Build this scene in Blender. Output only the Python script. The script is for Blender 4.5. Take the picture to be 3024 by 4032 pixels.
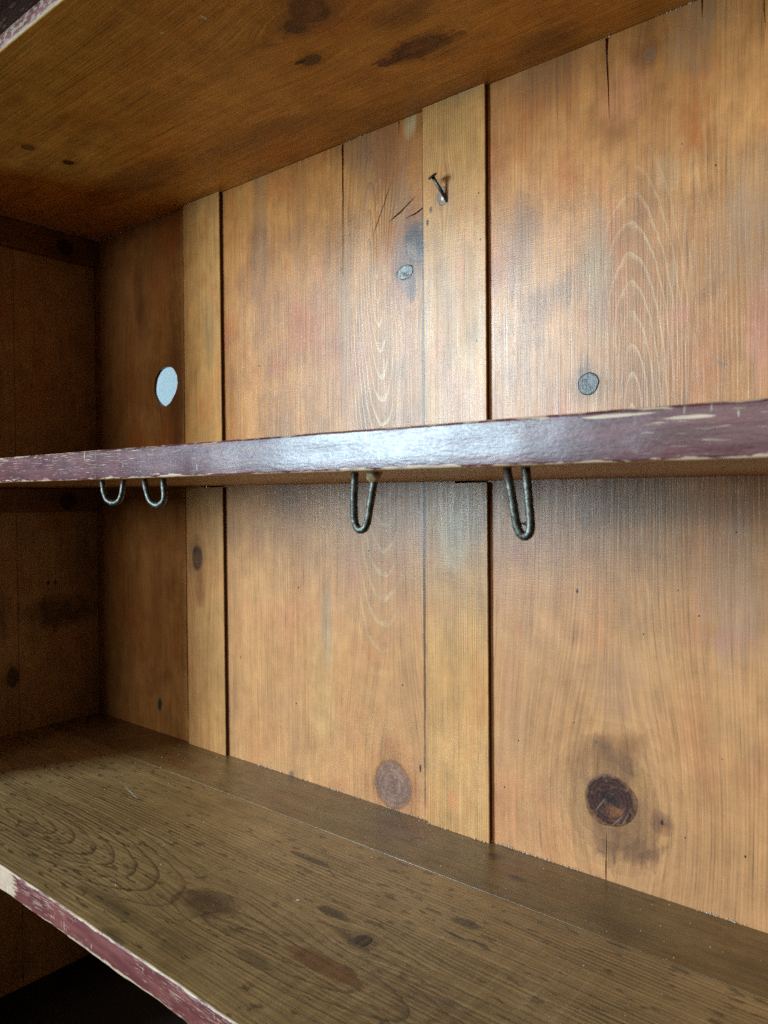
import bpy, bmesh, math, random
from mathutils import Vector, Matrix, noise as mnoise

for o in list(bpy.data.objects):
    bpy.data.objects.remove(o, do_unlink=True)
scene = bpy.context.scene
col = scene.collection
R = math.radians

# ------------------------------------------------------------------ camera
CAM = Vector((0.0, -0.52, 0.27533))
FPX, YAW, PITCH, ROLL = 3034.79, R(39.8155), R(-1.1913), R(-0.2697)
fwd = Vector((-math.sin(YAW) * math.cos(PITCH), math.cos(YAW) * math.cos(PITCH), math.sin(PITCH)))
r0 = Vector((math.cos(YAW), math.sin(YAW), 0))
u0 = r0.cross(fwd)
rgt = math.cos(ROLL) * r0 + math.sin(ROLL) * u0
upv = -math.sin(ROLL) * r0 + math.cos(ROLL) * u0
cd = bpy.data.cameras.new('camera')
cam = bpy.data.objects.new('camera', cd)
col.objects.link(cam)
cam.matrix_world = Matrix(((rgt.x, upv.x, -fwd.x, CAM.x), (rgt.y, upv.y, -fwd.y, CAM.y),
                           (rgt.z, upv.z, -fwd.z, CAM.z), (0, 0, 0, 1)))
cd.sensor_fit = 'HORIZONTAL'
cd.sensor_width = 36.0
cd.lens = 36.0 * FPX / 3024.0
cd.clip_start = 0.01
cd.clip_end = 100
cd.dof.use_dof = True
cd.dof.focus_distance = 0.60
cd.dof.aperture_fstop = 24.0
scene.camera = cam

# ------------------------------------------------------------------ world: dim room
w = bpy.data.worlds.new('World')
scene.world = w
w.use_nodes = True
bg = w.node_tree.nodes['Background']
bg.inputs['Color'].default_value = (1.0, 0.93, 0.84, 1)
bg.inputs['Strength'].default_value = 0.030

# ------------------------------------------------------------------ daylight from a window of the room, off to the left
def area(name, loc, target, sx, sy, power, color):
    l = bpy.data.lights.new(name, 'AREA')
    l.shape = 'RECTANGLE'
    l.size, l.size_y = sx, sy
    l.energy = power
    l.color = color
    o = bpy.data.objects.new(name, l)
    col.objects.link(o)
    o.location = loc
    d = Vector(target) - Vector(loc)
    o.rotation_euler = d.to_track_quat('-Z', 'Y').to_euler()
    return o
area('window_light', (-1.78, -2.2, 0.68), (-0.35, 0, 0.28), 0.66, 1.05, 124, (0.61, 0.86, 1.0))
area('room_light', (-0.4, -4.2, 1.0), (-0.4, 0, 0.28), 1.4, 1.0, 38, (1.0, 0.90, 0.76))
area('rear_daylight', (-1.15, 0.055, 0.60), (-0.75, 0.12, 0.40), 0.06, 0.5, 0.085, (0.70, 0.90, 1.0))

vs = scene.view_settings
vs.view_transform = 'Standard'
vs.look = 'None'
vs.exposure = 0.12
vs.gamma = 1.0
vs.use_curve_mapping = False
scene.cycles.use_denoising = False
scene.cycles.use_adaptive_sampling = True
scene.cycles.adaptive_threshold = 0.015
scene.cycles.max_bounces = 4
scene.cycles.diffuse_bounces = 3
scene.cycles.glossy_bounces = 2

# ------------------------------------------------------------------ measurement helper: a photo point taken back onto a known plane
def at(u, v, y=0.0):                       # u, v in photo pixels (3024 x 4032); plane Y = y
    d = fwd + rgt * ((u - 1512) / FPX) + upv * (-(v - 2016) / FPX)
    return CAM + d * ((y - CAM.y) / d.y)
def fl(u, v, z=0.0):
    d = fwd + rgt * ((u - 1512) / FPX) + upv * (-(v - 2016) / FPX)
    return CAM + d * ((z - CAM.z) / d.z)
S = 3024 / 1659.0
def B(u, v):                               # reduced-size photo coordinates onto the back plane -> (x, z)
    p = at(u * S, v * S)
    return (p.x, p.z)
def F(u, v):                               # onto the lower shelf -> (y, x)
    p = fl(u * S, v * S)
    return (p.y, p.x)
def C(u, v):                               # onto the underside of the upper shelf -> (y, x)
    p = fl(u * S, v * S, ZC)
    return (p.y, p.x)

# main measures of the cupboard (metres)
ZC = 0.5959          # underside of upper shelf
ZMB, ZMT = 0.2870, 0.3065
YF, YM = -0.2653, -0.2492
XL = -0.9078
XR = 0.42
ZLOW = -0.304
TB = 0.0042          # batten thickness

# ------------------------------------------------------------------ node expression helper
class NT:
    def __init__(self, name):
        self.m = bpy.data.materials.new(name)
        self.m.use_nodes = True
        self.t = self.m.node_tree
        self.bsdf = self.t.nodes['Principled BSDF']
        self.out = self.t.nodes['Material Output']
    def link(self, a, b):
        self.t.links.new(a, b)
    def put(self, sock, val):
        if isinstance(val, X):
            self.link(val.s, sock)
        elif isinstance(val, (tuple, list)):
            if len(val) == 3 and sock.type == 'RGBA':
                val = tuple(val) + (1,)
            sock.default_value = val
        else:
            sock.default_value = val
    def math(self, op, a, b=None, c=None, clamp=False):
        n = self.t.nodes.new('ShaderNodeMath')
        n.operation = op
        n.use_clamp = clamp
        self.put(n.inputs[0], a)
        if b is not None: self.put(n.inputs[1], b)
        if c is not None: self.put(n.inputs[2], c)
        return X(self, n.outputs[0])
    def sv(self, x, y, seed):              # 2D noise coordinates shifted by a seed
        return self.vec(x + seed * 1.7, y + seed * 2.3)
    def vec(self, x, y, z=0.0):
        n = self.t.nodes.new('ShaderNodeCombineXYZ')
        self.put(n.inputs[0], x); self.put(n.inputs[1], y); self.put(n.inputs[2], z)
        return X(self, n.outputs[0])
    def vmath(self, op, a, b=None):
        n = self.t.nodes.new('ShaderNodeVectorMath')
        n.operation = op
        self.put(n.inputs[0], a)
        if b is not None: self.put(n.inputs[1], b)
        return X(self, n.outputs['Value'] if op in ('DOT_PRODUCT', 'LENGTH', 'DISTANCE') else n.outputs[0])
    def noise(self, v, scale=1.0, detail=2.0, rough=0.5, dist=0.0, dims='2D'):
        n = self.t.nodes.new('ShaderNodeTexNoise')
        n.noise_dimensions = dims
        self.put(n.inputs['Vector'], v)
        n.inputs['Scale'].default_value = scale
        n.inputs['Detail'].default_value = detail
        n.inputs['Roughness'].default_value = rough
        n.inputs['Distortion'].default_value = dist
        return X(self, n.outputs[0])
    def voronoi(self, v, scale=1.0):
        n = self.t.nodes.new('ShaderNodeTexVoronoi')
        self.put(n.inputs['Vector'], v)
        n.inputs['Scale'].default_value = scale
        return X(self, n.outputs['Distance'])
    def mix(self, f, a, b):
        n = self.t.nodes.new('ShaderNodeMix')
        n.data_type = 'RGBA'
        n.clamp_factor = True
        self.put(n.inputs[0], f); self.put(n.inputs[6], a); self.put(n.inputs[7], b)
        return X(self, n.outputs[2])
    def vma(self, v, m, a):
        n = self.t.nodes.new('ShaderNodeVectorMath')
        n.operation = 'MULTIPLY_ADD'
        self.put(n.inputs[0], v); self.put(n.inputs[1], m); self.put(n.inputs[2], a)
        return X(self, n.outputs[0])
    def lin(self, v, lo, hi):              # clamped ramp, 0 at lo and 1 at hi
        return self.math('MULTIPLY_ADD', v, 1.0 / (hi - lo), -lo / (hi - lo), clamp=True)
    def tri(self, v):                      # asymmetric ring profile: slow rise, quick fall
        fr = v.fract()
        return self.lin(fr, .2, .9).min(self.lin(fr, 1.0, .9))
    def scale_col(self, c, f):
        n = self.t.nodes.new('ShaderNodeVectorMath')
        n.operation = 'SCALE'
        self.put(n.inputs[0], c); self.put(n.inputs['Scale'], f)
        return X(self, n.outputs[0])
    def ss(self, v, lo, hi):               # smoothstep lo..hi
        n = self.t.nodes.new('ShaderNodeMapRange')
        n.interpolation_type = 'SMOOTHSTEP'
        self.put(n.inputs['Value'], v)
        n.inputs['From Min'].default_value = lo
        n.inputs['From Max'].default_value = hi
        return X(self, n.outputs[0])
    def obj(self):
        n = self.t.nodes.new('ShaderNodeTexCoord')
        s = self.t.nodes.new('ShaderNodeSeparateXYZ')
        self.link(n.outputs['Object'], s.inputs[0])
        return X(self, s.outputs[0]), X(self, s.outputs[1]), X(self, s.outputs[2]), X(self, n.outputs['Object'])
    def bump(self, h, dist, strength=1.0, normal=None):
        n = self.t.nodes.new('ShaderNodeBump')
        n.inputs['Strength'].default_value = strength
        n.inputs['Distance'].default_value = dist
        self.put(n.inputs['Height'], h)
        if normal is not None: self.put(n.inputs['Normal'], normal)
        return X(self, n.outputs[0])
    def finish(self, color, rough, normal=None, spec=0.5, metallic=0.0):
        b = self.bsdf
        self.put(b.inputs['Base Color'], color)
        self.put(b.inputs['Roughness'], rough)
        self.put(b.inputs['Specular IOR Level'], spec)
        self.put(b.inputs['Metallic'], metallic)
        if normal is not None: self.put(b.inputs['Normal'], normal)
        return self.m
class X:
    def __init__(self, nt, s): self.nt, self.s = nt, s
    def __add__(self, o): return self.nt.math('ADD', self, o)
    __radd__ = __add__
    def __sub__(self, o): return self.nt.math('SUBTRACT', self, o)
    def __rsub__(self, o): return self.nt.math('SUBTRACT', o, self)
    def __mul__(self, o): return self.nt.math('MULTIPLY', self, o)
    __rmul__ = __mul__
    def __truediv__(self, o): return self.nt.math('DIVIDE', self, o)
    def __neg__(self): return self.nt.math('MULTIPLY', self, -1.0)
    def sqrt(self): return self.nt.math('SQRT', self)
    def exp(self): return self.nt.math('EXPONENT', self)
    def fract(self): return self.nt.math('FRACT', self)
    def abs(self): return self.nt.math('ABSOLUTE', self)
    def min(self, o): return self.nt.math('MINIMUM', self, o)
    def max(self, o): return self.nt.math('MAXIMUM', self, o)
    def pow(self, o): return self.nt.math('POWER', self, o)
    def clamp(self): return self.nt.math('ADD', self, 0.0, clamp=True)

def quad(nt, V, c, rs, rl, ang=0.0):       # squared elliptical distance from c in (s, l)
    if ang:
        d = nt.vmath('SUBTRACT', V, (c[0], c[1], 0))
        ca, sa = math.cos(ang), math.sin(ang)
        a = nt.vmath('DOT_PRODUCT', d, (ca / rs, sa / rs, 0))
        b = nt.vmath('DOT_PRODUCT', d, (-sa / rl, ca / rl, 0))
        return a * a + b * b
    d = nt.vma(V, (1.0 / rs, 1.0 / rl, 0), (-c[0] / rs, -c[1] / rl, 0))
    return nt.vmath('DOT_PRODUCT', d, d)

def wood(name, ax, seed, dark, mid, light, pitch=0.0031, line=(0.17, 0.066, 0.018), line_str=0.26,
         fine_pitch=0.0016, fine_str=0.12, cath=(), knots=(), stains=(), marks=(), rough=0.31, rough_var=0.07,
         fleck=0.0, fleck_col=(0.05, 0.03, 0.02), bump=1.0, cross=1.0, blotch=1.0, tint=1.0, spec=0.27, warp=0.010, wavy=1.0, fibre=1.0, lmin=0.0, paled=0.0):
    """ax: which object axes run across and along the grain, e.g. 'xz'."""
    nt = NT(name)
    ox, oy, oz, ov = nt.obj()
    A = {'x': ox, 'y': oy, 'z': oz}
    s, l = A[ax[0]], A[ax[1]]
    V = nt.vec(s, l, 0.0)
    def N(ks, kl, off, det=1.0, rgh=.5):
        return nt.noise(nt.vma(V, (ks, kl, 0), (seed + off, seed * .7 - off, 0)), 1.0, det, rgh)
    # growth-ring coordinate, bent round the knots
    wn = N(5.0, 2.2, 0.0, 1.0)
    wf = N(60.0, 14.0, 3.1, 1.0)
    s2 = s + (wn - 0.5) * warp + (wf - 0.5) * 0.0014
    se = s2
    for k in knots:
        q = quad(nt, V, k['c'], k['r'] * k.get('fs', 2.6), k['r'] * k.get('fl', 5.5))
        se = se - (s - k['c'][0]) * ((-q).exp() * k.get('a', 0.85))
    lin = nt.tri(se / pitch)
    # colour: broad blotches, tints, fibres
    b1 = N(9.0, 6.0, 5.0, 4.0, .6)
    b2 = N(26.0, 16.0, 7.7, 4.0, .68)
    c = nt.mix(nt.lin(b1, 0.5 - 0.16 / blotch, 0.5 + 0.16 / blotch), mid, light)
    c = nt.mix(nt.lin(b2, 0.50, 0.78) * (0.6 * blotch), c, dark)
    t1 = N(17.0, 11.0, 21.0, 3.0, .6)
    c = nt.mix(nt.lin(t1, 0.52, 0.72) * (0.7 * tint), c, (mid[0] * 1.05, mid[1] * 0.72, mid[2] * 0.60))
    c = nt.mix(nt.lin(t1, 0.46, 0.26) * (0.6 * tint), c, (mid[0] * 0.60, mid[1] * 0.58, mid[2] * 0.66))
    fib = N(900.0, 22.0, 0.3, 2.0, .6)
    fib2 = N(260.0, 7.0, 2.0, 1.0)
    crs = N(60.0, 1100.0, 4.0, 1.0)
    grit = N(1500.0, 1500.0, 8.0, 0.0)
    if paled:                               # paler below the middle shelf: the lower compartment's brightness painted into the colour
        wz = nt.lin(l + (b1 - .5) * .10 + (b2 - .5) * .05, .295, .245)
        c = nt.mix(wz * paled, c, (0.66, 0.365, 0.195))
    VS = nt.vec(se, l, 0.0)
    fibc = nt.noise(nt.vma(VS, (620.0, 13.0, 0), (seed + 1.3, seed, 0)), 1.0, 3.0, .65)
    fibd = nt.noise(nt.vma(VS, (190.0, 5.0, 0), (seed + 6.3, seed, 0)), 1.0, 2.0, .6)
    VR = nt.vec(s * .83 + l * .55, l * .83 - s * .55, 0.0)
    scr = nt.noise(nt.vma(VR, (22.0, 900.0, 0), (seed + 2.3, seed + 5, 0)), 1.0, 1.0)
    lm = nt.lin(N(22.0, 5.0, 13.0, 1.0), 0.35, 0.65)
    if lmin: lm = lm.max(lmin)
    c = nt.mix(lin * lm * line_str, c, line)
    sn = N(55.0, 40.0, 41.0, 4.0, .68)
    f = (fibc - 0.5) * (0.58 * fibre) + (fibd - 0.5) * (0.32 * fibre) + (crs - 0.5) * (0.09 * cross) + (grit - 0.5) * 0.22 + nt.lin(scr + (sn - .5) * .5 + (b1 - .5) * .3, .84, .92) * .16 - nt.lin(fibc, .36, .26) * .22 + (sn - .5) * .55 + (b2 - .5) * .35 + 1.0
    height = fib * 0.5 + fib2 * 0.25 + crs * (0.16 * cross) + grit * 0.20 + wn * (4.0 * wavy)
    # cathedral arches
    for k in cath:
        d = nt.vec(se - k['c'][0], (l - k['c'][1]) * k['k'], 0.0)
        rr = nt.vmath('LENGTH', d)
        ph = (rr / k['pitch'] + (sn - .5) * k.get('wob', 0.55) + k.get('ph', 0.0)).fract()
        wd = k.get('w', 0.12)
        ln = nt.lin(ph, 1.0 - wd * 2.5, 1.0 - wd * 0.35).min(nt.lin(ph, 1.0, 1.0 - wd * .35))
        q = quad(nt, V, k['m'], k['ms'], k['ml'])
        msk = nt.lin(q, 1.2, .35)
        brk = nt.lin(wf, 0.22, 0.42)
        c = nt.mix(ph * msk * k.get('shade', 0.16), c, k.get('scol', dark))
        lw = ln * msk * brk
        c = nt.mix(lw * k['str'], c, k['col'])
        if k.get('h', .8): height = height + lw * k.get('h', 0.8)
    # stains with shapes of their own
    sn1 = {}
    for st in stains:
        n = st.get('n', 1.3)
        if n not in sn1: sn1[n] = (sn - .5) * (n * 1.5) + (fib2 - .5) * (n * .5) + (b2 - .5) * n + 1.0
        q = quad(nt, V, st['c'], st['rs'] * 1.15, st['rl'] * 1.15, st.get('a', 0.0))
        sh = 1.0 / st.get('soft', 1.0)
        wgt = nt.math('MULTIPLY', (sn1[n] - q), sh, clamp=True)
        c = nt.mix(wgt * min(1.0, st['s'] * 1.25), c, st['col'])
    # grain swirls and darkening wood round each knot
    for k in knots:
        q = quad(nt, V, k['c'], k['r'], k['r'] * k.get('asp', 1.15), k.get('ang', 0.0))
        d = q.sqrt()
        dn = d + (sn - 0.5) * 0.6
        sw = (dn * k.get('rings', 2.5)).fract()
        hm = (d * -1.0 / k.get('halo', 1.1)).exp()
        c = nt.mix(sw * hm * 1.2, c, k.get('hcol', dark))
        c = nt.mix(nt.lin(dn, 2.1, 0.9) * k.get('hs', 0.5), c, k.get('hcol', dark))
        if k.get('core', True):
            de = d + (sn - 0.5) * 0.22
            cw = nt.lin(de, 1.05, 0.86)
            kc = nt.mix(nt.lin(sn, 0.42, 0.62), k['col'], k.get('col2', k['col']))
            kc = nt.scale_col(kc, 0.7 + (dn * 4.0).fract() * 0.5)
            c = nt.mix(cw * k.get('cs', 0.95), c, kc)
            c = nt.mix(nt.lin((de - 1.0).abs(), 0.13, 0.02) * k.get('rim', 0.6), c, (0.02, 0.012, 0.01))
    # small dents, nail marks and flecks
    for mk in marks:
        q = quad(nt, V, mk['c'], mk['rs'], mk['rl'], mk.get('a', 0.0))
        wgt = nt.lin(q + (sn - 0.5) * mk.get('n', 0.5), 1.15, 0.6)
        c = nt.mix(wgt * mk.get('s', 0.9), c, mk['col'])
    if fleck:
        fn = N(210.0, 60.0, 51.0, 2.0, .55)
        wgt = nt.lin(fn + (b1 - 0.5) * 0.25, 0.64, 0.70)
        c = nt.mix(wgt * fleck, c, fleck_col)
    c = nt.scale_col(c, f)
    ro = (b1 - 0.5) * (-rough_var * 2.0) + (fib2 - 0.5) * 0.14 + (grit - 0.5) * 0.06 + rough
    nrm = nt.bump(height, 0.00024 * bump, 0.9)
    return nt.finish(c, ro, nrm, spec)

# ------------------------------------------------------------------ materials
D_, M_, L_ = (0.150, 0.048, 0.009), (0.335, 0.118, 0.022), (0.455, 0.184, 0.044)
PUR, PUR2 = (0.085, 0.050, 0.050), (0.16, 0.075, 0.040)
GREY = (0.16, 0.115, 0.075)
RED = (0.42, 0.13, 0.07)
CREAM = (0.58, 0.37, 0.19)
def st(c, rs, rl, colr, s, **k): return dict(c=c, rs=rs, rl=rl, col=colr, s=s, **k)
DARKHOLE = (0.018, 0.012, 0.009)
mat_b0 = wood('pine_dark_board', 'xz', 11.3, (0.20, 0.080, 0.023), (0.370, 0.172, 0.053), (0.47, 0.238, 0.084), knots=[
    dict(c=B(357, 832), r=0.026, core=False, hs=0.35, halo=0.8)],
    stains=[st(B(380, 850), .018, .10, (0.13, .062, .028), .6), st(B(345, 1522), .004, .008, (.03, .06, .04), .8),
            st(B(300, 640), .012, .05, (.15, .07, .03), .5), st(B(340, 1300), .014, .08, (.28, .12, .04), .5)],
    marks=[dict(c=(-.7215, .3), rs=.0016, rl=.33, col=(.04, .02, .010), s=.8, n=1.2)])
mat_b1 = wood('pine_middle_board', 'xz', 2.7, D_, M_, L_, paled=.34, cath=[
    dict(c=B(822, 545), k=0.155, pitch=0.0034, col=(.66, .45, .25), str=0.55, m=B(806, 900), ms=0.038, ml=0.235, w=0.11, shade=0.28, wob=.55, h=.12, scol=(.24, .095, .028)),
    dict(c=B(800, 575), k=0.16, pitch=0.0040, col=(0.15, 0.07, 0.03), str=0.35, m=B(800, 430), ms=0.045, ml=0.06, w=0.2, shade=0.2)],
    knots=[dict(c=B(875, 588), r=0.0062, core=False, hcol=(.14, .062, .035), hs=.55, halo=1.4),
           dict(c=B(902, 525), r=0.0125, asp=1.3, col=(.065, .036, .032), col2=(.16, .09, .06), hcol=(.12, .055, .035), hs=.6, rim=.35, cs=.9),
           dict(c=B(848, 1695), r=0.0195, asp=1.05, col=(.14, .07, .055), col2=(.23, .12, .085), hcol=(.34, .12, .04), rim=.4, cs=.85, hs=.55, halo=1.0)],
    stains=[st(B(850, 1612), .010, .012, (.46, .17, .07), .55), st(B(893, 1722), .007, .016, (.40, .14, .06), .6),
            st(B(820, 350), .035, .035, (.18, .075, .03), .5), st(B(770, 320), .02, .02, (.16, .07, .03), .45),
            st(B(890, 622), .006, .011, (.15, .05, .02), .75, soft=.5), st(B(880, 560), .020, .030, (.19, .085, .045), .5),
            st(B(860, 440), .018, .020, (.25, .12, .05), .5),
            st(B(705, 1340), .008, .05, (.30, .20, .12), .5), st(B(615, 1010), .03, .05, (.22, .105, .05), .45),
            st(B(560, 460), .012, .08, (.22, .105, .045), .5), st(B(690, 650), .010, .05, (.40, .13, .05), .35),
            st(B(550, 1170), .006, .02, (.45, .15, .09), .4), st(B(760, 1240), .012, .03, (.46, .17, .10), .3),
            st(B(885, 268), .007, .012, (.42, .28, .14), .7, n=.6), st(B(630, 1672), .004, .004, (.12, .08, .06), .7),
            st(B(690, 1500), .02, .06, (.48, .26, .10), .4), st(B(745, 700), .008, .10, (.26, .125, .05), .5)],
    marks=[dict(c=B(908, 1660), rs=.0012, rl=.0035, col=DARKHOLE), dict(c=(-.3895, .3), rs=.0016, rl=.33, col=(.05, .025, .012), s=.8, n=1.2)])
mat_b2 = wood('pine_right_board', 'xz', 6.1, D_, (0.375, 0.138, 0.034), (0.505, 0.213, 0.066), paled=.34, cath=[
    dict(c=B(1362, 930), k=0.21, pitch=0.0043, col=CREAM, str=0.50, m=B(1380, 760), ms=0.040, ml=0.140, w=0.10, shade=0.34, wob=.5, h=.12, scol=(.30, .135, .05)),
    dict(c=B(1500, 905), k=0.05, pitch=0.0030, col=CREAM, str=0.22, m=B(1545, 760), ms=0.045, ml=0.20, w=0.2, shade=0.06, wob=.4, h=.1),
    dict(c=B(1400, 1130), k=0.07, pitch=0.0042, col=CREAM, str=0.35, m=B(1390, 1220), ms=0.035, ml=0.075, w=0.08, shade=0.06, h=.1)],
    knots=[dict(c=B(1271, 829), r=0.0080, core=False, hs=.55, halo=.9, hcol=(.20, .085, .03), fs=2.4, fl=6.0),
           dict(c=B(1318, 1735), r=0.0200, asp=1.08, ang=0.35, core=False, hcol=(.27, .125, .055), hs=.40, halo=1.6, fs=2.8, fl=5.0, rings=2.2),
           dict(c=B(1403, 118), r=0.005, col=(.2, .1, .05), hs=.3, rim=.1, cs=.6),
           ],
    stains=[st(B(1325, 1748), .036, .034, (.17, .07, .030), .62, n=1.5), st(B(1318, 1735), .024, .023, (.10, .045, .025), .75, n=.8), st(B(1345, 1815), .024, .018, (.13, .058, .03), .8, n=1.9), st(B(1430, 1780), .009, .008, (.11, .045, .03), .9, n=.9, a=-.5),
            st(B(1437, 1795), .003, .004, (.45, .15, .06), .6), st(B(1305, 1632), .030, .016, (.21, .085, .035), .7, a=.5),
            st(B(1345, 1655), .026, .008, (.13, .058, .03), .7, a=-.6),
            st(B(1380, 1700), .006, .018, (.50, .25, .08), .6, a=-.5), st(B(1258, 1740), .006, .02, (.50, .28, .10), .5),
            st(B(1115, 1195), .007, .010, (.47, .16, .10), .6), st(B(1118, 1356), .004, .008, (.50, .15, .07), .6),
            st(B(1258, 805), .004, .005, (.10, .04, .02), .8, n=1.2), st(B(1470, 680), .010, .010, (.48, .15, .08), .55), st(B(1555, 1380), .022, .010, (.46, .17, .11), .45),
            st(B(1650, 700), .012, .04, (.45, .16, .12), .4), st(B(1350, 205), .020, .02, (.45, .17, .07), .5),
            st(B(1230, 615), .013, .014, (.20, .092, .040), .45), st(B(1120, 540), .014, .04, (.22, .11, .06), .5),
            st(B(1290, 590), .012, .05, (.28, .17, .09), .5), st(B(1455, 590), .003, .012, (.33, .20, .10), .35),
            st(B(1440, 375), .008, .012, (.34, .20, .10), .3),
            st(B(1470, 1100), .05, .012, (.24, .12, .06), .45), st(B(1300, 1105), .03, .014, (.25, .125, .06), .4),
            st(B(1330, 1480), .020, .03, (.30, .15, .09), .4), st(B(1580, 1300), .02, .05, (.33, .19, .13), .4),
            st(B(1110, 1500), .012, .05, (.40, .19, .09), .4), st(B(1500, 60), .02, .03, (.18, .10, .055), .5),
            st(B(1180, 150), .03, .03, (.20, .095, .04), .5), st(B(1580, 520), .02, .03, (.26, .125, .06), .45),
            st(B(1640, 480), .02, .05, (.30, .16, .085), .5)],
    marks=[dict(c=B(1247, 1277), rs=.0010, rl=.0020, col=DARKHOLE), dict(c=B(1430, 1777), rs=.0012, rl=.002, col=(.03, .02, .02)),
           dict(c=B(1288, 1603), rs=.0014, rl=.0012, col=(.07, .06, .05), s=.7), dict(c=B(1558, 785), rs=.004, rl=.0012, a=-.4, col=(.18, .10, .06), s=.6)])
mat_b3 = wood('pine_end_board', 'xz', 17.7, D_, M_, L_)
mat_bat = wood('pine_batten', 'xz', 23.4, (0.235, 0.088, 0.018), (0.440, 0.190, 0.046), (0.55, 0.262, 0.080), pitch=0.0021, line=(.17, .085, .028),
    line_str=0.62, fine_str=0.05, warp=0.004, paled=.22, blotch=.7, knots=[
        dict(c=(-.3665, .5185), r=0.0052, asp=1.4, col=(.16, .10, .085), col2=(.24, .15, .11), rim=.55, hs=.3, hcol=(.20, .12, .08), cs=.8),
        dict(c=B(433, 1205), r=0.0090, asp=1.5, col=(.06, .03, .018), col2=(.12, .06, .03), rim=.2, hs=.5, hcol=(.17, .08, .03))],
    stains=[st(B(998, 578), .006, .014, (.50, .17, .06), .6), st(B(1000, 660), .006, .015, (.50, .20, .08), .35),
            st(B(970, 640), .010, .02, (.33, .16, .08), .3), st(B(985, 1170), .014, .025, (.42, .32, .2), .4),
            st(B(985, 1720), .004, .010, (.5, .16, .06), .5), st(B(460, 720), .010, .04, (.28, .15, .05), .5),
            st(B(440, 1270), .008, .02, (.22, .085, .03), .6), st(B(1000, 200), .02, .008, (.36, .2, .09), .5)],
    marks=[dict(c=B(930, 484), rs=.0013, rl=.0030, col=DARKHOLE), dict(c=B(937, 456), rs=.0014, rl=.0026, col=(.07, .045, .02)),
           dict(c=B(1044, 520), rs=.001, rl=.0012, col=DARKHOLE), dict(c=B(1036, 738), rs=.0009, rl=.0012, col=DARKHOLE),
           dict(c=B(962, 432), rs=.0014, rl=.0018, col=(.62, .58, .5)), dict(c=B(1040, 420), rs=.0008, rl=.0008, col=DARKHOLE)])
mat_ceil = wood('pine_upper_shelf', 'yx', 31.9, tint=.5, dark=(0.32, 0.125, 0.018), mid=(0.560, 0.255, 0.040), light=(0.660, 0.325, 0.058), line=(.2, .095, .03), line_str=.35,
    blotch=1.2, rough=.40, cross=.5, fibre=1.5, lmin=.4, knots=[
        dict(c=C(668, 22), r=0.0125, asp=1.0, col=(.12, .052, .02), col2=(.2, .09, .035), hcol=(.11, .05, .022), rim=.45, hs=.4),
        dict(c=C(637, 58), r=0.0068, asp=1.0, col=(.13, .06, .025), col2=(.19, .09, .035), hcol=(.11, .05, .022), rim=.45),
        dict(c=C(905, 104), r=0.009, asp=2.0, col=(.14, .05, .02), col2=(.24, .10, .035), hcol=(.15, .06, .02), rim=.3, cs=.7), dict(c=C(672, 130), r=0.0055, asp=1.6, col=(.12, .055, .025), rim=.3), dict(c=C(60, 318), r=0.0050, asp=1.0, col=(.22, .11, .035), rim=.9),
        dict(c=C(148, 351), r=0.0048, asp=1.0, col=(.10, .045, .02), rim=.8)],
    stains=[st(C(905, 102), .011, .026, (.13, .05, .02), .8, n=2.6, soft=.6), st(C(960, 92), .007, .020, (.16, .06, .02), .6, n=2.8, soft=.6), st(C(640, 380), .02, .07, (.16, .075, .025), .5),
            st(C(300, 390), .03, .09, (.15, .065, .02), .5), st(C(720, 15), .02, .05, (.34, .10, .03), .35), st(C(560, 300), .02, .08, (.17, .085, .03), .45),
            st(C(870, 30), .015, .03, (.16, .07, .025), .5), st(C(1180, 85), .012, .03, (.15, .065, .025), .5), st(C(950, 210), .012, .05, (.33, .14, .045), .4)],
    marks=[dict(c=C(648, 134), rs=.0022, rl=.006, col=(.01, .006, .004)), dict(c=C(440, 38), rs=.0030, rl=.0014, col=(.62, .56, .46), h=-1.0, n=1.6),
           dict(c=C(350, 71), rs=.0016, rl=.0018, col=(.60, .45, .25)), dict(c=C(318, 47), rs=.0013, rl=.0016, col=(.45, .3, .12)),
           dict(c=C(1290, 8), rs=.0007, rl=.0012, col=(.6, .55, .45)), dict(c=C(540, 41), rs=.0008, rl=.0008, col=(.5, .35, .18)),
           dict(c=C(870, 268), rs=.0008, rl=.0008, col=DARKHOLE), dict(c=C(1053, 178), rs=.0008, rl=.0008, col=DARKHOLE), dict(c=C(122, 220), rs=.0008, rl=.0008, col=DARKHOLE)])
mat_mid = wood('pine_middle_shelf', 'yx', 37.2, (0.19, 0.085, 0.026), (0.31, 0.158, 0.052), (0.37, 0.205, 0.078), line_str=.2, rough=.42)
FD, FM, FL_ = (0.135, 0.074, 0.028), (0.288, 0.162, 0.058), (0.380, 0.226, 0.092)
RING = (0.055, 0.028, 0.012)
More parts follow.
